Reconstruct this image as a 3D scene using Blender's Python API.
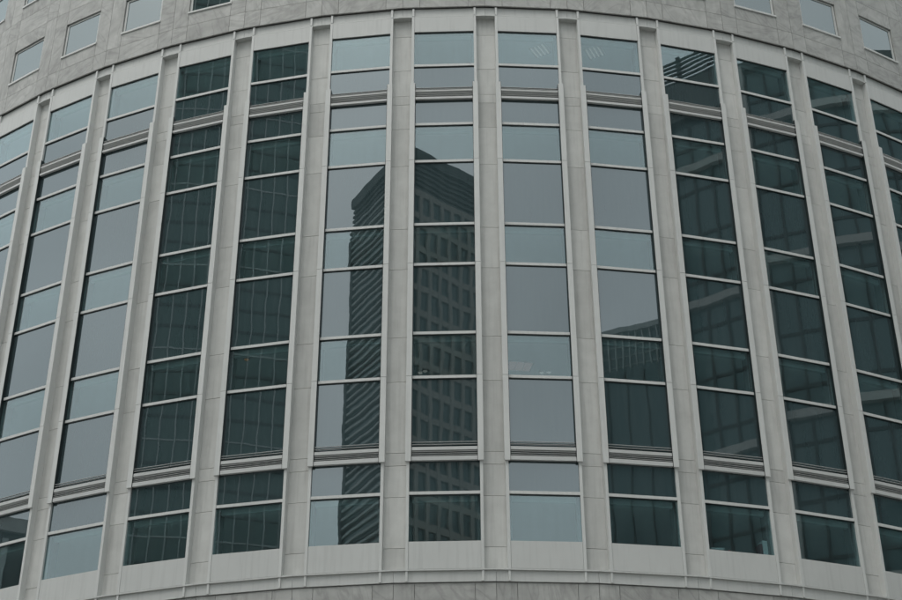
import bpy, math, random
from mathutils import Vector, Matrix
random.seed(7)
sc = bpy.context.scene
for o in list(bpy.data.objects): bpy.data.objects.remove(o)
EYE = 1.65                                    # camera height above the plaza

# ------------------------------------------------------------ camera
cam = bpy.data.cameras.new('camera'); camo = bpy.data.objects.new('camera', cam)
sc.collection.objects.link(camo)
cam.sensor_width = 36; cam.lens = 60.16; cam.clip_end = 6000; cam.clip_start = .1
rt = Vector((0.99990301, 0.0134808, -0.00349742)); up = Vector((0.00991649, -0.51281805, 0.85844005))
fw = Vector((-0.00977892, 0.85839147, 0.51290199))
m = Matrix((rt, up, -fw)).transposed().to_4x4(); m.translation = (0, -68.4016, EYE)
camo.matrix_world = m
sc.camera = camo

# ------------------------------------------------------------ sky, sun, exposure
SUN_EL, SUN_AZ = math.radians(60), math.radians(218)      # high sun behind an even cloud layer
w = bpy.data.worlds.new('World'); sc.world = w; w.use_nodes = True
nt = w.node_tree; nt.nodes.clear(); N = nt.nodes.new; L = nt.links.new
out = N('ShaderNodeOutputWorld'); bg = N('ShaderNodeBackground'); bg.inputs['Strength'].default_value = .14
sky = N('ShaderNodeTexSky'); sky.sky_type = 'NISHITA'; sky.sun_disc = False
sky.sun_elevation = SUN_EL; sky.sun_rotation = SUN_AZ; sky.air_density = 1.4; sky.dust_density = 6
hs = N('ShaderNodeHueSaturation'); hs.inputs['Saturation'].default_value = .35
L(sky.outputs[0], hs.inputs['Color'])
tc = N('ShaderNodeTexCoord'); nz = N('ShaderNodeTexNoise'); nz.inputs['Scale'].default_value = 4.5; nz.inputs['Detail'].default_value = 4
L(tc.outputs['Generated'], nz.inputs['Vector'])
cr = N('ShaderNodeMapRange'); cr.inputs['From Min'].default_value = .3; cr.inputs['From Max'].default_value = .7
cr.inputs['To Min'].default_value = .8; cr.inputs['To Max'].default_value = 1.2
L(nz.outputs['Fac'], cr.inputs['Value'])
cl = N('ShaderNodeVectorMath'); cl.operation = 'SCALE'; cl.inputs[0].default_value = (8.7, 9.2, 9.25)
L(cr.outputs[0], cl.inputs['Scale'])
mx = N('ShaderNodeMixRGB'); mx.inputs['Fac'].default_value = .62
L(hs.outputs[0], mx.inputs['Color1']); L(cl.outputs[0], mx.inputs['Color2'])
L(mx.outputs[0], bg.inputs['Color']); L(bg.outputs[0], out.inputs['Surface'])
sl = bpy.data.lights.new('sun', 'SUN'); sl.energy = .5; sl.angle = math.radians(20); sl.color = (1, .965, .92)
so = bpy.data.objects.new('sun', sl); sc.collection.objects.link(so)
sd = Vector((math.sin(SUN_AZ) * math.cos(SUN_EL), math.cos(SUN_AZ) * math.cos(SUN_EL), math.sin(SUN_EL)))
so.rotation_euler = sd.to_track_quat('Z', 'Y').to_euler(); so.location = (0, -40, 150)
vs = sc.view_settings; vs.view_transform = 'Standard'; vs.look = 'None'; vs.gamma = 1; vs.use_curve_mapping = False
vs.exposure = 0.4

# ------------------------------------------------------------ helpers
COL = sc.collection
def mesh(name, boxes=(), verts=None, faces=None):
    """boxes: (x0,x1,y0,y1,z0,z1)"""
    v = list(verts or []); f = list(faces or [])
    for (x0, x1, y0, y1, z0, z1) in boxes:
        b = len(v)
        v += [(x0,y0,z0),(x1,y0,z0),(x1,y1,z0),(x0,y1,z0),(x0,y0,z1),(x1,y0,z1),(x1,y1,z1),(x0,y1,z1)]
        f += [(b+3,b+2,b+1,b),(b+4,b+5,b+6,b+7),(b,b+1,b+5,b+4),(b+1,b+2,b+6,b+5),(b+2,b+3,b+7,b+6),(b+3,b,b+4,b+7)]
    me = bpy.data.meshes.new(name); me.from_pydata(v, [], f); me.update()
    return me
def add(name, me, mat, parent=None, loc=None, rz=None):
    if mat and not me.materials: me.materials.append(mat)
    o = bpy.data.objects.new(name, me); COL.objects.link(o)
    if parent: o.parent = parent
    if loc: o.location = loc
    if rz is not None: o.rotation_euler.z = rz
    return o
def empty(name, label, cat, loc=(0,0,0), rz=0, group=None):
    o = bpy.data.objects.new(name, None); COL.objects.link(o); o.location = loc; o.rotation_euler.z = rz
    o['label'] = label; o['category'] = cat
    if group: o['group'] = group
    return o

# ------------------------------------------------------------ materials
def newmat(name):
    ma = bpy.data.materials.new(name); ma.use_nodes = True; ma.node_tree.nodes.clear()
    return ma, ma.node_tree.nodes.new, ma.node_tree.links.new
def surface(name, col, var=.08, rough=.6, streak=0., scale=2., rnd=.06, spec=.3, veins=0., bump=0.):
    """matt surface: blotchy tone, optional rain streaks and marble veins, a tone of its own per object"""
    ma, N, L = newmat(name)
    o = N('ShaderNodeOutputMaterial'); b = N('ShaderNodeBsdfPrincipled'); L(b.outputs[0], o.inputs[0])
    b.inputs['Roughness'].default_value = rough; b.inputs['Specular IOR Level'].default_value = spec
    tc = N('ShaderNodeTexCoord'); oi = N('ShaderNodeObjectInfo')
    off = N('ShaderNodeVectorMath'); off.operation = 'MULTIPLY_ADD'
    cb = N('ShaderNodeCombineXYZ')
    for k in range(3):
        mu = N('ShaderNodeMath'); mu.operation = 'MULTIPLY'; mu.inputs[1].default_value = (91., 57., 33.)[k]
        L(oi.outputs['Random'], mu.inputs[0]); L(mu.outputs[0], cb.inputs[k])
    ad = N('ShaderNodeVectorMath'); ad.operation = 'ADD'; L(tc.outputs['Object'], ad.inputs[0]); L(cb.outputs[0], ad.inputs[1])
    n1 = N('ShaderNodeTexNoise'); n1.inputs['Scale'].default_value = scale; n1.inputs['Detail'].default_value = 5; n1.inputs['Roughness'].default_value = .62
    L(ad.outputs[0], n1.inputs['Vector'])
    def rng(src, a, c, lo=.3, hi=.7):
        r = N('ShaderNodeMapRange'); r.inputs['From Min'].default_value = lo; r.inputs['From Max'].default_value = hi
        r.inputs['To Min'].default_value = a; r.inputs['To Max'].default_value = c; L(src, r.inputs['Value']); return r.outputs[0]
    def mul(a, c):
        q = N('ShaderNodeMath'); q.operation = 'MULTIPLY'; L(a, q.inputs[0]); L(c, q.inputs[1]); return q.outputs[0]
    val = mul(rng(n1.outputs['Fac'], 1 - var, 1 + var), rng(oi.outputs['Random'], 1 - rnd, 1 + rnd, 0, 1))
    if streak:
        mp = N('ShaderNodeMapping'); mp.inputs['Scale'].default_value = (7, 7, .35); L(ad.outputs[0], mp.inputs['Vector'])
        n2 = N('ShaderNodeTexNoise'); n2.inputs['Scale'].default_value = 1.6; n2.inputs['Detail'].default_value = 4
        L(mp.outputs[0], n2.inputs['Vector']); val = mul(val, rng(n2.outputs['Fac'], 1, 1 - streak, .5, .75))
    if veins:
        rot = N('ShaderNodeMapping'); L(ad.outputs[0], rot.inputs['Vector'])
        rr = N('ShaderNodeCombineXYZ'); q = N('ShaderNodeMath'); q.operation = 'MULTIPLY'; q.inputs[1].default_value = 9.0
        L(oi.outputs['Random'], q.inputs[0]); L(q.outputs[0], rr.inputs[1]); L(rr.outputs[0], rot.inputs['Rotation'])
        n3 = N('ShaderNodeTexNoise'); n3.inputs['Scale'].default_value = .9; n3.inputs['Detail'].default_value = 6
        n3.inputs['Distortion'].default_value = 3.5; L(rot.outputs[0], n3.inputs['Vector'])
        n5 = N('ShaderNodeTexNoise'); n5.inputs['Scale'].default_value = 1.3; n5.inputs['Detail'].default_value = 5; n5.inputs['Distortion'].default_value = 1.2
        st = N('ShaderNodeMapping'); st.inputs['Scale'].default_value = (1.5, 1.5, .35); L(rot.outputs[0], st.inputs['Vector']); L(st.outputs[0], n5.inputs['Vector'])
        sb = N('ShaderNodeMath'); sb.operation = 'SUBTRACT'; sb.inputs[1].default_value = .5; L(n5.outputs['Fac'], sb.inputs[0])
        ab = N('ShaderNodeMath'); ab.operation = 'ABSOLUTE'; L(sb.outputs[0], ab.inputs[0])
        val = mul(val, rng(ab.outputs[0], 1 - veins * 1.6, 1, .0, .055)); val = mul(val, rng(n3.outputs['Fac'], 1 - veins, 1 + veins * .7))
    sca = N('ShaderNodeVectorMath'); sca.operation = 'SCALE'; sca.inputs[0].default_value = col
    L(val, sca.inputs['Scale']); L(sca.outputs[0], b.inputs['Base Color'])
    if bump:
        bp = N('ShaderNodeBump'); bp.inputs['Strength'].default_value = bump; bp.inputs['Distance'].default_value = .01
        n4 = N('ShaderNodeTexNoise'); n4.inputs['Scale'].default_value = 30; L(ad.outputs[0], n4.inputs['Vector'])
        L(n4.outputs['Fac'], bp.inputs['Height']); L(bp.outputs[0], b.inputs['Normal'])
    return ma
def glass(name, body, ior, wave=.003, clear=None, tint=(.93, 1, 1), wscale=1.1, dust=0.):
    """float glass: Fresnel mirror, slightly rolled so straight lines waver; body colour behind it or see-through"""
    ma, N, L = newmat(name)
    o = N('ShaderNodeOutputMaterial'); mix = N('ShaderNodeMixShader'); L(mix.outputs[0], o.inputs[0])
    ge = N('ShaderNodeNewGeometry'); tc = N('ShaderNodeTexCoord'); oi = N('ShaderNodeObjectInfo')
    ad = N('ShaderNodeVectorMath'); ad.operation = 'ADD'; L(tc.outputs['Object'], ad.inputs[0])
    mu = N('ShaderNodeVectorMath'); mu.operation = 'SCALE'; mu.inputs[0].default_value = (71, 43, 97); L(oi.outputs['Random'], mu.inputs['Scale']); L(mu.outputs[0], ad.inputs[1])
    nz = N('ShaderNodeTexNoise'); nz.inputs['Scale'].default_value = wscale; nz.inputs['Detail'].default_value = 3; L(ad.outputs[0], nz.inputs['Vector'])
    sb = N('ShaderNodeVectorMath'); sb.operation = 'SUBTRACT'; sb.inputs[1].default_value = (.5, .5, .5); L(nz.outputs['Color'], sb.inputs[0])
    s2 = N('ShaderNodeVectorMath'); s2.operation = 'SCALE'; s2.inputs['Scale'].default_value = wave; L(sb.outputs[0], s2.inputs[0])
    a2 = N('ShaderNodeVectorMath'); a2.operation = 'ADD'; L(ge.outputs['Normal'], a2.inputs[0]); L(s2.outputs[0], a2.inputs[1])
    nm = N('ShaderNodeVectorMath'); nm.operation = 'NORMALIZE'; L(a2.outputs[0], nm.inputs[0])
    fr = N('ShaderNodeFresnel'); fr.inputs['IOR'].default_value = ior
    gl = N('ShaderNodeBsdfGlossy'); gl.inputs['Roughness'].default_value = .0; gl.inputs['Color'].default_value = (*tint, 1)
    L(nm.outputs[0], gl.inputs['Normal'])
    im = N('ShaderNodeMapRange'); im.inputs['To Min'].default_value = ior; im.inputs['To Max'].default_value = 1 / ior   # same reflectance from both sides
    L(ge.outputs['Backfacing'], im.inputs['Value']); L(im.outputs[0], fr.inputs['IOR'])
    L(fr.outputs[0], mix.inputs['Fac']); L(gl.outputs[0], mix.inputs[2])
    if clear:
        b = N('ShaderNodeBsdfTransparent'); b.inputs['Color'].default_value = (*clear, 1)
    else:
        b = N('ShaderNodeBsdfDiffuse'); b.inputs['Color'].default_value = (*body, 1)
    L(b.outputs[0], mix.inputs[1])
    if dust:                                   # a thin film of dirt, washed into faint vertical streaks
        mp = N('ShaderNodeMapping'); mp.inputs['Scale'].default_value = (5, 5, .5); L(ad.outputs[0], mp.inputs['Vector'])
        n2 = N('ShaderNodeTexNoise'); n2.inputs['Scale'].default_value = 1.1; n2.inputs['Detail'].default_value = 4; L(mp.outputs[0], n2.inputs['Vector'])
        rr = N('ShaderNodeMapRange'); rr.inputs['From Min'].default_value = .3; rr.inputs['From Max'].default_value = .75
        rr.inputs['To Min'].default_value = dust * .55; rr.inputs['To Max'].default_value = dust * 1.5; L(n2.outputs['Fac'], rr.inputs['Value'])
        df = N('ShaderNodeBsdfDiffuse'); df.inputs['Color'].default_value = (.34, .37, .37, 1)
        m2 = N('ShaderNodeMixShader'); L(rr.outputs[0], m2.inputs['Fac']); L(mix.outputs[0], m2.inputs[1]); L(df.outputs[0], m2.inputs[2]); L(m2.outputs[0], o.inputs[0])
    return ma
M = {}
M['paint'] = surface('white_aluminium', (.565, .575, .56), .03, .45, .09, 3., .02)
M['rail'] = surface('louvre_aluminium', (.5, .51, .5), .04, .45, .0, 3., .04)
M['panel'] = surface('panel_aluminium', (.52, .53, .515), .03, .5, .1, 1., .02)
M['pier'] = surface('limestone_panel', (.535, .54, .52), .07, .75, .12, 2., .07)
M['marble'] = surface('grey_marble', (.4, .402, .386), .12, .6, .08, 1.3, .07, veins=.11)
M['core'] = surface('joint_grey', (.2, .2, .195), .1, .9)
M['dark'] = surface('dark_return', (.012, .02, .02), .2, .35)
M['spandrel'] = glass('spandrel_glass', (.026, .045, .049), 2.1, tint=(.855, .955, 1), dust=.026)
M['vision'] = glass('vision_glass', None, 1.87, clear=(.7, .8, .815), tint=(.86, .97, 1), dust=.022)
M['window'] = glass('punched_window_glass', (.02, .034, .036), 2.3, tint=(.88, .98, 1), dust=.03)
M['ceiling'] = surface('ceiling_tile', (.8, .82, .81), .03, .8)
M['inside'] = surface('inner_wall', (.35, .36, .35), .05, .8)
M['blind'] = surface('blind_box', (.62, .66, .64), .03, .6)
M['ground'] = surface('plaza_paving', (.24, .235, .225), .15, .8, scale=.4)

# ------------------------------------------------------------ the setting
gr = add('ground', mesh('ground', verts=[(-3000,-3000,0),(3000,-3000,0),(3000,3000,0),(-3000,3000,0)], faces=[(0,1,2,3)]), M['ground'])
gr['kind'] = 'structure'

# ------------------------------------------------------------ the curved office building
R, DE, PH0 = 29.2364, .0962432, -.0221332
Y = lambda o: -(R + o)                        # o metres in front of the glazing line
Z = lambda z: z + EYE
KS = list(range(-9, 10)); PI = math.pi
bld = empty('curved_office_building', 'curved office building of pale stone piers and tall glazed bays', 'building')
HP = R * math.tan(DE / 2)                     # half a bay
GT, GB = 33.959, 15.640                       # top and foot of the glazing
LEV = [32.518, 30.066, 28.583, 26.158, 24.683, 22.256, 20.769, 17.083]
TH = .045                                     # half a transom
HALF = 1.003
def bx(x0, x1, o0, o1, z0, z1): return (x0, x1, Y(o1), Y(o0), Z(z0), Z(z1))
def sector(r0, r1, z0, z1, a0, a1, n):
    v, f = [], []
    for i in range(n + 1):
        a = a0 + (a1 - a0) * i / n; s, c = math.sin(a), -math.cos(a)
        v += [(r0*s, r0*c, z0), (r1*s, r1*c, z0), (r1*s, r1*c, z1), (r0*s, r0*c, z1)]
    for i in range(n):
        b = 4 * i
        for q in range(4): f.append((b + q, b + (q+1) % 4, b + 4 + (q+1) % 4, b + 4 + q))
    f += [(3, 2, 1, 0), (4*n, 4*n+1, 4*n+2, 4*n+3)]
    return v, f
A0, A1 = PH0 + (KS[0] - .5) * DE, PH0 + (KS[-1] + .5) * DE
# bulk of the drum behind the cladding
for z0, z1, r1 in ((-EYE, 14.46, R - .14), (34.95, 52, R - .04)):
    v, f = sector(8, r1, Z(z0), Z(z1), A0, A1, 60)
    wl = add('stone_wall', mesh('stone_wall', verts=v, faces=f), M['core'], bld)
    if z0 > 0: wall_hi = wl
    else: wall_lo = wl
v, f = sector(8, R - 7, Z(14.46), Z(34.95), A0, A1, 60); add('core_wall', mesh('core_wall', verts=v, faces=f), M['inside'], bld)
# floors: white ceilings over each strip of clear glass
VIS = [(32.518, 33.959), (28.583, 30.066), (24.683, 26.158), (20.769, 22.256), (15.640, 17.083)]
fl = [(34.02, 34.94)] + [(b + .06, a - .75) for (a, b2), (a2, b) in zip(VIS[:-1], VIS[1:])]
fl.append((14.47, 14.9))
for z0, z1 in fl:
    v, f = sector(R - 6.99, R - .46, Z(z0), Z(z1), A0, A1, 60); add('floor_slab', mesh('floor_slab', verts=v, faces=f), M['ceiling'], bld)

for a in (A0, A1):                            # radial walls that close the glazed storeys
    ew = add('end_wall', mesh('end_wall', [(-.2, .2, Y(-.3), Y(-6.98), Z(14.47), Z(34.94))]), M['inside'], bld, rz=a)

# one bay, in the frame of a bay at angle zero
JO = .085
b = []
for s in (-1, 1):
    x0, x1 = sorted((s * HALF, s * (HALF + JO)))
    b.append(bx(x0, x1, -.45, .06, 14.82, 34.62))
b.append(bx(-HALF, HALF, -.44, -.01, 14.85, GB - .0)); b.append(bx(-HALF, HALF, -.44, -.01, GT, 34.6))
frame_me = mesh('bay_frame', b)
trans_me = mesh('transom', [(-HALF, HALF, -.04, .1, -TH, TH)])
span_lo = mesh('spandrel_panel', [bx(-HALF + .006, HALF - .006, -.008, .05, 14.83, GB - .012)])
span_hi = mesh('spandrel_panel', [bx(-HALF + .006, HALF - .006, -.008, .05, GT + .008, 34.615)])
panes = []                                    # z0, z1, kind
edges = [GT] + LEV + [GB]
for i in range(len(edges) - 1):
    z1 = edges[i] - (TH if i else 0); z0 = edges[i+1] + (TH if i < len(edges) - 2 else 0)
    vis = any(abs(edges[i] - q[1]) < .02 and abs(edges[i+1] - q[0]) < .02 for q in VIS)
    if i == 7: panes += [(18.42, z1, 'spandrel'), (z0, 18.38, 'spandrel')]
    else: panes.append((z0, z1, 'vision' if vis else 'spandrel'))
pane_me = [mesh('pane', [(-HALF, HALF, -.006, .006, -(z1-z0)/2, (z1-z0)/2)]) for z0, z1, k in panes]
strip_me = mesh('pane_strip', [(-HALF + .002, HALF - .002, -.022, .004, -.03, -.001)])  # thin dark strip across the top of each pane
blind_me = mesh('blind_box', [(-HALF + .01, HALF - .01, 0, .12, -.16, 0)])
FW0, FW1 = .953, 1.118
FZ = [18.03, 20.769, 24.683, 28.583, 31.721]
fin_me = {}
for s in (-1, 1):
    for i in range(4):
        x0, x1 = sorted((s * FW0, s * FW1))
        fin_me[s, i] = mesh('fin', [bx(x0, x1, .063, .13, FZ[i] + .006, FZ[i+1] - .006)])
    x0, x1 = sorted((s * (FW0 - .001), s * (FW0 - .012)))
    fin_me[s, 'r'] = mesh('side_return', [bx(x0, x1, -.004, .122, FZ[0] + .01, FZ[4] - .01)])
rails = [(31.391, .028), (31.092, .042), (18.426, .05), (18.12, .062)]
slats = [31.525, 31.465, 31.325, 31.265, 31.205, 18.64, 18.565, 18.34, 18.285, 18.23]
rail_me = {h: mesh('louvre_rail', [(-FW0 + .014, FW0 - .014, -.04, .05, -h, h)]) for z, h in rails}
slat_me = mesh('louvre_slat', verts=[(sx * (FW0 - .014), y, z) for sx in (-1, 1) for y, z in ((-.035, -.014), (-.035, -.005), (.045, .012), (.045, .003))],
               faces=[(0,1,2,3),(7,6,5,4),(0,4,5,1),(1,5,6,2),(2,6,7,3),(3,7,4,0)])
sill_me = mesh('inner_sill', [(-HALF, HALF, 0, .5, -.04, 0)])
rng = random.Random(3)
frames = {}
for k in KS:
    fr = add('bay_frame', frame_me, M['paint'], bld, rz=PH0 + k * DE); frames[k] = fr
    add('spandrel_panel', span_lo, M['panel'], fr); add('spandrel_panel', span_hi, M['panel'], fr)
    for z in LEV: add('transom', trans_me, M['paint'], fr, (0, Y(0), Z(z)))
    for (z0, z1, kind), me in zip(panes, pane_me):
        o = add('pane', me, M[kind], fr, (0, Y(-.012), Z((z0 + z1) / 2)))
        o.rotation_euler = (rng.gauss(0, .0007), 0, rng.gauss(0, .0006))
        add('pane_strip', strip_me, M['dark'], fr, (0, Y(-.001), Z(z1)))
        if kind == 'vision': add('blind_box', blind_me, M['blind'], fr, (0, Y(-.2), Z(z1 + .03)))
    for s in (-1, 1):
        for i in range(4): add('fin', fin_me[s, i], M['paint'], fr)
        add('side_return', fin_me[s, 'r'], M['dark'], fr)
    for z, h in rails: add('louvre_rail', rail_me[h], M['rail'], fr, (0, Y(.068), Z(z)))
    for z in slats: add('louvre_slat', slat_me, M['rail'], fr, (0, Y(.068), Z(z)))
    add('inner_sill', sill_me, M['blind'], fr, (0, Y(-.07) , Z(GB + .012)))

# piers between the bays
PJ = [14.8, 15.52, 17.05, 18.02, 18.42, 20.72, 22.22, 24.63, 26.12, 28.54, 30.03, 31.03, 31.39, 32.46, 33.93, 34.66]
pw = HP - HALF - JO                            # half width of a pier, less its joints
RP = R / math.cos(DE / 2)
pier_me = mesh('pier', [(-pw - .16, pw + .16, -(RP - .2), -(RP - .46), Z(14.5), Z(34.9))])
pan_me = [mesh('stone_panel', [(-pw + .004, pw - .004, -.022, .022, -(b_-a_)/2 + .006, (b_-a_)/2 - .006)]) for a_, b_ in zip(PJ[:-1], PJ[1:])]
for k in KS[:-1]:
    p = add('pier', pier_me, M['core'], bld, rz=PH0 + (k + .5) * DE)
    for a_, b_, me in zip(PJ[:-1], PJ[1:], pan_me):
        add('stone_panel', me, M['pier'], p, (0, -(RP - .19 + rng.uniform(-.002, .002)), Z((a_ + b_) / 2)))

# metal bands above and below the bays, with ribs on the line of the jambs
tan = math.tan(DE / 2)
def band(name, o0, o1, z0, z1, gap=.004):
    xo, xi = (R + o1) * tan - gap, (R + o0) * tan - gap
    v = [(-xi, Y(o0), Z(z0)), (-xo, Y(o1), Z(z0)), (xo, Y(o1), Z(z0)), (xi, Y(o0), Z(z0))]
    v += [(x, y, Z(z1)) for x, y, z in v]
    return mesh(name, verts=v, faces=[(3,2,1,0),(4,5,6,7),(0,1,5,4),(1,2,6,5),(2,3,7,6),(3,0,4,7)])
hi_me = band('metal_band', -.4, -.015, 34.665, 35.02); lo_me = band('metal_band', -.4, .0, 14.47, 14.775)
lip_lo = band('band_lip', -.4, .065, 14.778, 14.818); lip_hi = band('band_lip', -.4, .045, 34.625, 34.66)
rib_hi = mesh('band_rib', [(-.035, .035, -.07, 0, Z(34.665), Z(35.0))]); rib_lo = mesh('band_rib', [(-.03, .03, -.045, 0, Z(14.475), Z(14.775))])
for k in KS:
    for me, lip, rib, o in ((hi_me, lip_hi, rib_hi, -.014), (lo_me, lip_lo, rib_lo, .001)):
        q = add('metal_band', me, M['panel'], bld, rz=PH0 + k * DE)
        add('band_lip', lip, M['panel'], q)
        for s in (-1, 1): add('band_rib', rib, M['paint'], q, (s * (HALF + JO / 2), Y(o), 0))

# marble slabs above and below; punched windows above
SX = .83
WZ = [(36.38, 37.92), (40.25, 41.8)]
def slab(x0, x1, z0, z1, o, end=0):
    """x0/x1 at the bay edge are mitred to the neighbour's plane"""
    g = .006; t = .05
    xa0 = x0 + g; xa1 = x1 - g
    f0, f1 = xa0, xa1; 
    if abs(x0) > HP - .01: f0 = -(R + o) * tan + g; xa0 = f0 + t * tan
    if abs(x1) > HP - .01: f1 = (R + o) * tan - g; xa1 = f1 - t * tan
    v = [(f0, Y(o), z0 + g), (f1, Y(o), z0 + g), (xa1, Y(o - t), z0 + g), (xa0, Y(o - t), z0 + g)]
    zc = (z0 + z1) / 2
    v = [(x, y, z0 + g - zc) for x, y, z in v] + [(x, y, z1 - g - zc) for x, y, z in v]
    return mesh('stone_slab', verts=v, faces=[(3,2,1,0),(4,5,6,7),(0,1,5,4),(1,2,6,5),(2,3,7,6),(3,0,4,7)]), zc
S = []
OH, OL = .09, -.04
def course(z0, z1, o, wl, win=None):
    S.append((slab(-HP, -SX, z0, z1, o), wl)); S.append((slab(SX, HP, z0, z1, o), wl))
    if win:
        S.append((slab(-SX, SX, z0, win[0] - .03, o), wl)); S.append((slab(-SX, SX, win[1] + .03, z1, o), wl))
    else: S.append((slab(-SX, SX, z0, z1, o), wl))
course(35.03, 35.76, OH, wall_hi); course(35.76, 38.62, OH, wall_hi, WZ[0]); course(38.62, 39.55, OH, wall_hi); course(39.55, 42.5, OH, wall_hi, WZ[1])
course(13.3, 14.452, OL, wall_lo)
wf = []
for z0, z1 in WZ:
    xw = .745
    fb = [bx(-SX + .004, -xw, -.035, .03, z0, z1), bx(xw, SX - .004, -.035, .03, z0, z1), bx(-xw, xw, -.035, .03, z1 - .045, z1 + .02), bx(-xw, xw, -.035, .03, z0 - .02, z0 + .04)]
    wf.append((mesh('window', fb), mesh('pane', [(-xw, xw, -.006, .006, -(z1-z0-.09)/2, (z1-z0-.09)/2)]), mesh('window_sill', [bx(-SX - .02, SX + .02, .031, .13, z0 - .075, z0 + .0)]), (z0+z1)/2))
for k in KS:
    rz = PH0 + k * DE
    for (me, zc), wl in S:
        add('stone_slab', me, M['marble'], wl, (rng.uniform(-.002, .002) * 0, 0, Z(zc)), rz)
    for fme, pme, sme, zc in wf:
        wo = add('window', fme, M['paint'], bld, rz=rz)
        o = add('pane', pme, M['window'], wo, (0, Y(-.0), Z(zc))); o.rotation_euler = (rng.gauss(0, .002), 0, rng.gauss(0, .002))
        add('window_sill', sme, M['paint'], wo)

# ------------------------------------------------------------ the buildings across the square, mirrored in the glass
M['tw_stone'] = surface('tower_stone', (.3, .285, .26), .1, .8)
M['tw_glass'] = glass('tower_glass', (.034, .068, .07), 1.5, .004)
M['tw_lou'] = surface('tower_louvre', (.07, .085, .085), .1, .6)
M['teal'] = glass('dark_green_curtain_glass', (.068, .124, .113), 1.42, .01)
M['mull'] = surface('pale_mullion', (.46, .49, .48), .1, .6)
M['dmull'] = surface('dark_mullion', (.02, .025, .025), .1, .6)
M['blue'] = glass('blue_curtain_glass', (.088, .15, .155), 1.42, .01)
M['bandst'] = surface('pale_band_stone', (.46, .46, .44), .1, .8)
M['low'] = surface('dark_cladding', (.05, .055, .055), .2, .7)

def facade_mesh(name, boxes): return mesh(name, boxes)

# gridded tower, one corner turned to the square
TH_ = 140 + EYE; fx, pz = 2.09, 4.1; NC, NL = 22, 16; W2, W1 = NC * fx, NL * fx
tw = empty('gridded_tower', 'brown stone office tower with a grid of square windows, mirrored in the glass', 'building', (-32.82, -160.59, 0), math.radians(-44.9))
# local: right face along +x at y = 0 (outward +y), left face along -y at x = 0 (outward -x)
add('wall', mesh('wall', [(.5, W2, -W1, -.5, 0, TH_ - 2.2)]), M['low'], tw)
add('facade_pier', mesh('facade_pier', [(.0, .6, -W1, -W1 + .8, 0, TH_ - 8)]), M['tw_lou'], tw)
NF = int((TH_ - 9) / pz); z0 = TH_ - 8 - NF * pz
for i in range(NC + 1): add('facade_pier', mesh('facade_pier', [(max(0, i*fx - .3), min(W2, i*fx + .3), -.5, .0, 0, TH_ - 8)]), M['tw_stone'], tw)
for j in range(NF + 1):
    z = z0 + j * pz
    add('spandrel', mesh('spandrel', [(.05, W2, -.5, -.06, z - .52, z + .52)]), M['tw_stone'], tw)
    for q in (0, pz / 3, pz / 1.5): add('spandrel', mesh('spandrel', [(.1, .5, -W1 + .8, -.5, z + q - .2, z + q + .2)]), M['mull'], tw)
win = mesh('window', [(.3 - fx/2, fx/2 - .3, -.03, .03, 0.52 - pz/2, pz/2 - .52)])
rest = []
for j in range(NF):
    z = z0 + (j + .5) * pz
    for i in range(NC):
        x = (i + .5) * fx
        if 10 <= i < 19 and j > 1: add('window', win, M['tw_glass'], tw, (x, -.4, z))
        else: rest.append((x - fx/2 + .3, x + fx/2 - .3, -.43, -.37, z - pz/2 + .52, z + pz/2 - .52))
    for i in range(NL):
        y = -(i + .5) * fx
        rest.append((.37, .43, y - fx/2 + .05, y + fx/2 - .05, z - pz/2 + .75, z + pz/2 - .75))
o = add('window', mesh('window', rest), M['tw_glass'], tw); o['kind'] = 'stuff'
for j in range(6):
    z = TH_ - 7.6 + j * .95
    add('crown_louvre', mesh('crown_louvre', [(.1, W2, -.5, -.1, z, z + .45), (.1, .5, -W1, -.5, z, z + .45)]), M['tw_lou'], tw)
add('parapet', mesh('parapet', [(-.2, W2, -1, .2, TH_ - 2, TH_), (-.2, 1, -W1, -1, TH_ - 2, TH_)]), M['tw_lou'], tw)

def tower(name, label, az, d, width, depth, h, core, turn=0):
    a = math.radians(az)
    t = empty(name, label, 'building', (-2 + d * math.sin(a), -29 - d * math.cos(a), 0), a + math.radians(turn))
    add('wall', mesh('wall', [(-width/2, width/2, -depth, 0, 0, h)]), core, t)       # face at y = 0, outward +y
    return t
# dark green curtain wall with pale mullions
t = tower('curtain_wall_tower', 'dark green glass tower with pale vertical mullions, mirrored in the glass', -41.5, 70, 33, 24, 125, M['teal'])
mm = mesh('mullion', [(-.045, .045, 0, .2, 0, 124.5)])
for i in range(30): add('mullion', mm, M['mull'], t, (-16.4 + i * 1.13, .002, 0))
fm = mesh('floor_band', [(-16.5, 16.5, 0, .1, -.06, .06)]); fd = mesh('floor_band', [(-16.5, 16.5, 0, .1, -.1, .1)])
for j in range(60): add('floor_band', fm if j % 4 == 0 else fd, M['mull' if j % 4 == 0 else 'dmull'], t, (0, .003, 4 + j * 2.02))
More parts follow.
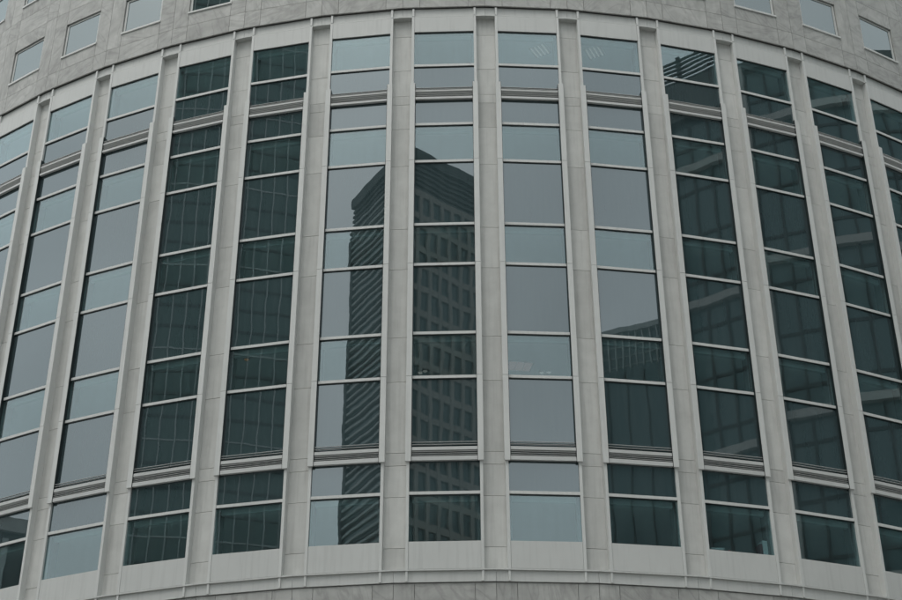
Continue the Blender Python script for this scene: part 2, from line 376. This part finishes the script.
# glass block with pale bands on the right
t = tower('banded_glass_block', 'blue glass office block with pale stone bands, mirrored in the glass', 66, 56, 68, 30, 72, M['blue'])
bm_ = mesh('stone_band', [(-34.2, 34.2, -.2, .45, -.3, .3)])
for j in range(6): add('stone_band', bm_, M['bandst'], t, (0, .004, 9.5 + j * 11.6))
mm = mesh('mullion', [(-.08, .08, 0, .18, 0, 71.5)])
for i in range(47): add('mullion', mm, M['dmull'], t, (-33.6 + i * 1.46, .002, 0))
fm = mesh('floor_band', [(-34, 34, 0, .08, -.12, .12)])
for j in range(17): add('floor_band', fm, M['dmull'], t, (0, .003, 7.5 + j * 3.87))
pil = mesh('pilaster', [(-.42, .42, 0, .7, 0, 72.4)])
for x in (-26, -3.4, 18.6, 33): add('pilaster', pil, M['bandst'], t, (x, .006, 0))
add('parapet', mesh('parapet', [(-34.3, -4.2, -1, .6, 72.02, 75.6), (-4.2, 34.3, -.9, .55, 72.02, 72.8)]), M['tw_lou'], t)
for j in range(6): add('crown_rail', mesh('crown_rail', [(-34, -6, -.3 - j * .7, -.1 - j * .7, 76.3 + j * 1.05, 76.44 + j * 1.05)]), M['dmull'], t)
for i in range(5): add('crown_post', mesh('crown_post', [(-33.5 + i * 6.6, -33.2 + i * 6.6, -5, -4.7, 75.5, 83)]), M['dmull'], t)
# lower block behind it with a glazed crown
t = tower('low_glass_block', 'lower blue glass block with a pale glazed crown, mirrored in the glass', 29.5, 92, 30, 26, 70, M['blue'], 15)
mm = mesh('mullion', [(-.06, .06, 0, .2, 0, 69.5)])
for i in range(16): add('mullion', mm, M['dmull'], t, (-14.6 + i * 1.95, .002, 0))
cp = mesh('crown_post', [(-.05, .05, -.3, 0, 70, 74)])
for i in range(43): add('crown_post', cp, M['mull'], t, (-14.7 + i * .7, -.4, 0))
add('crown_glass', mesh('crown_glass', [(-15, 15, -.75, -.71, 69.9, 73.9)]), M['blue'], t)
for j in range(3): add('crown_rail', mesh('crown_rail', [(-15, 15, -.69, -.62, 70.6 + j * 1.1, 70.72 + j * 1.1)]), M['mull'], t)
add('crown_rail', mesh('crown_rail', [(-15, 15, -1.4, -.3, 74.02, 74.6)]), M['mull'], t)
# low dark block on the far left
t = tower('low_dark_block', 'low dark clad block with a pale parapet, mirrored in the glass', -88.5, 62, 35, 20, 39, M['low'])
add('parapet', mesh('parapet', [(-17.7, 17.7, -.8, .3, 39.02, 40)]), M['bandst'], t)
mm = mesh('mullion', [(-.2, .2, 0, .3, 0, 38.5)])
for i in range(12): add('mullion', mm, M['mull'], t, (-16.5 + i * 3, .002, 0))

# ------------------------------------------------------------ small things seen through the clear panes
def emit(name, col, e):
    ma, N, L = newmat(name); o = N('ShaderNodeOutputMaterial'); b = N('ShaderNodeEmission'); L(b.outputs[0], o.inputs[0])
    b.inputs['Color'].default_value = (*col, 1); b.inputs['Strength'].default_value = e; return ma
M['lamp'] = emit('lit_tube', (1, .93, .82), .13); M['warm'] = emit('lit_warm', (1, .45, .12), .09)
M['red'] = surface('red_glaze', (.28, .02, .03), .1, .4); M['wine'] = surface('dark_red_board', (.09, .012, .018), .1, .6)
M['white'] = surface('white_board', (.75, .76, .75), .03, .6); M['metal'] = surface('lamp_housing', (.6, .6, .6), .05, .4)
def in_bay(k, x, depth, z):
    a = PH0 + k * DE; y = -(R - depth)
    return (x * math.cos(a) - y * math.sin(a), x * math.sin(a) + y * math.cos(a), Z(z)), a
def strip_light(k, x, d, zc, label, turn):
    loc, a = in_bay(k, x, d, zc)
    t = empty('ceiling_light', label, 'ceiling light', loc, a + turn)
    add('housing', mesh('housing', [(-.3, .3, -.3, .3, -.03, -.004)]), M['metal'], t)
    for i in range(4): add('tube', mesh('tube', [(-.24 + i * .14, -.19 + i * .14, -.26, .26, -.05, -.031)]), M['lamp'], t)
strip_light(1, .55, .93, 34.02, 'square ceiling light with four lit strips behind a top pane that mirrors only sky', -.6)
strip_light(2, -.3, .8, 34.02, 'square ceiling light with four lit strips behind the top pane above the low reflected block', -.6)
def disc(r0, r1, z0, z1, n=14):
    v = [(r * math.cos(2*PI*i/n), r * math.sin(2*PI*i/n), z) for r, z in ((r0, z0), (r1, z1)) for i in range(n)]
    f = [(i, (i+1) % n, n + (i+1) % n, n + i) for i in range(n)] + [tuple(range(n - 1, -1, -1)), tuple(range(n, 2*n))]
    return v, f
def downlight(k, x, d, zc, label, mat, group=None):
    loc, a = in_bay(k, x, d, zc); t = empty('ceiling_spotlight', label, 'ceiling light', loc, a, group)
    v, f = disc(.1, .12, -.05, -.004); add('housing', mesh('housing', verts=v, faces=f), M['metal'], t)
    v, f = disc(.06, .075, -.065, -.051); add('lamp', mesh('lamp', verts=v, faces=f), mat, t)
downlight(0, -.86, 2.5, 22.316, 'small lit round spotlight next to the jamb, behind the pane mirroring the gridded tower', M['lamp'], 'spotlights behind the tower reflection')
downlight(0, -.7, 2.4, 22.316, 'small lit round spotlight, second from the jamb, behind the pane mirroring the gridded tower', M['lamp'], 'spotlights behind the tower reflection')
downlight(1, .38, 2.5, 22.316, 'small lit round spotlight nearer the added pinkish ceiling glow', M['lamp'], 'spotlights behind the sky reflection')
downlight(1, .6, 2.46, 22.316, 'small lit round spotlight farther from the added pinkish ceiling glow', M['lamp'], 'spotlights behind the sky reflection')
loc, a = in_bay(1, -.35, 2.15, 22.316); t = empty('ceiling_light', 'added pinkish glow for a warm-lit ceiling patch behind a pane that mirrors plain sky', 'ceiling light', loc, a + .1)  # no known fitting: glowing panel added to draw a warm-lit pinkish patch of ceiling
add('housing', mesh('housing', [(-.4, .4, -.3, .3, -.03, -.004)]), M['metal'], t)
M['pink'] = emit('pink_glow', (1, .56, .47), .085)
for i in range(3): add('glow_patch', mesh('glow_patch', [(-.37 + i * .25, -.14 + i * .25, -.27, .27, -.04, -.031)]), M['pink'], t)
downlight(-2, -.72, .75, 22.316, 'small dim amber glowing disc behind the pane that mirrors pale mullions', M['warm'])  # glowing amber disc for a dim orange thing inside
SILL = GB + .012
def binder(x, label, mat, wd=.075, h=.42, group=None):
    loc, a = in_bay(3, x, .2, SILL); t = empty('ring_binder', label, 'binder', loc, a, group)
    c = add('cover', mesh('cover', [(-wd/2, wd/2, -.004, .0, 0, h), (-wd/2, -wd/2 + .004, .0, .27, 0, h), (wd/2 - .004, wd/2, .0, .27, 0, h)]), mat, t)
    v, f = disc(.014, .014, 0, .002, 12); q = add('finger_ring', mesh('finger_ring', verts=v, faces=f), M['dark'], c, (0, -.0045, .07)); q.rotation_euler.x = PI / 2
    add('paper_block', mesh('paper_block', [(-wd/2 + .008, wd/2 - .008, .01, .26, .01, h - .02)]), M['white'], t)
binder(.82, 'tall white ring binder standing on the sill against a dark red one', M['white'], .1, .5)
binder(.925, 'tall white ring binder standing on the sill beside the window jamb', M['white'], .1, .5)
binder(.722, 'dark red ring binder leaning at the white binders on the sill', M['wine'], .08, .4)
loc, a = in_bay(3, -.68, .22, SILL); t = empty('paper_stack', 'untidy stack of white papers on the sill behind the lowest pane', 'papers', loc, a)
for i in range(7):
    q = add('sheet', mesh('sheet', [(-.2, .2, -.14, .14, 0, .012)]), M['white'], t, (rng.uniform(-.04, .04), rng.uniform(-.02, .03), .0005 + i * .0145), rng.uniform(-.25, .25))
loc, a = in_bay(3, -.28, .2, SILL); t = empty('mug', 'small red mug on the sill beside the white papers', 'mug', loc, a)
n = 16; prof = [(.03, .003), (.036, 0), (.04, .01), (.043, .1), (.039, .1), (.036, .012), (.0, .011)]
v = [(r * math.cos(2*PI*i/n), r * math.sin(2*PI*i/n), z) for r, z in prof for i in range(n)]
f = [(j*n + i, j*n + (i+1) % n, (j+1)*n + (i+1) % n, (j+1)*n + i) for j in range(len(prof) - 1) for i in range(n)] + [tuple(range(n))[::-1]]
add('body', mesh('body', verts=v, faces=f), M['red'], t)
v = []; f = []
for i in range(9):
    an = -PI/2 + PI * i / 8; cx, cz = .041 + .03 * math.cos(an), .052 + .03 * math.sin(an)
    for dr, dy in ((-.005, -.005), (.005, -.005), (.005, .005), (-.005, .005)): v.append((cx + dr * math.cos(an), dy, cz + dr * math.sin(an)))
for i in range(8): f += [(4*i + q, 4*i + (q+1) % 4, 4*i + 4 + (q+1) % 4, 4*i + 4 + q) for q in range(4)]
add('handle', mesh('handle', verts=v, faces=f), M['red'], t)
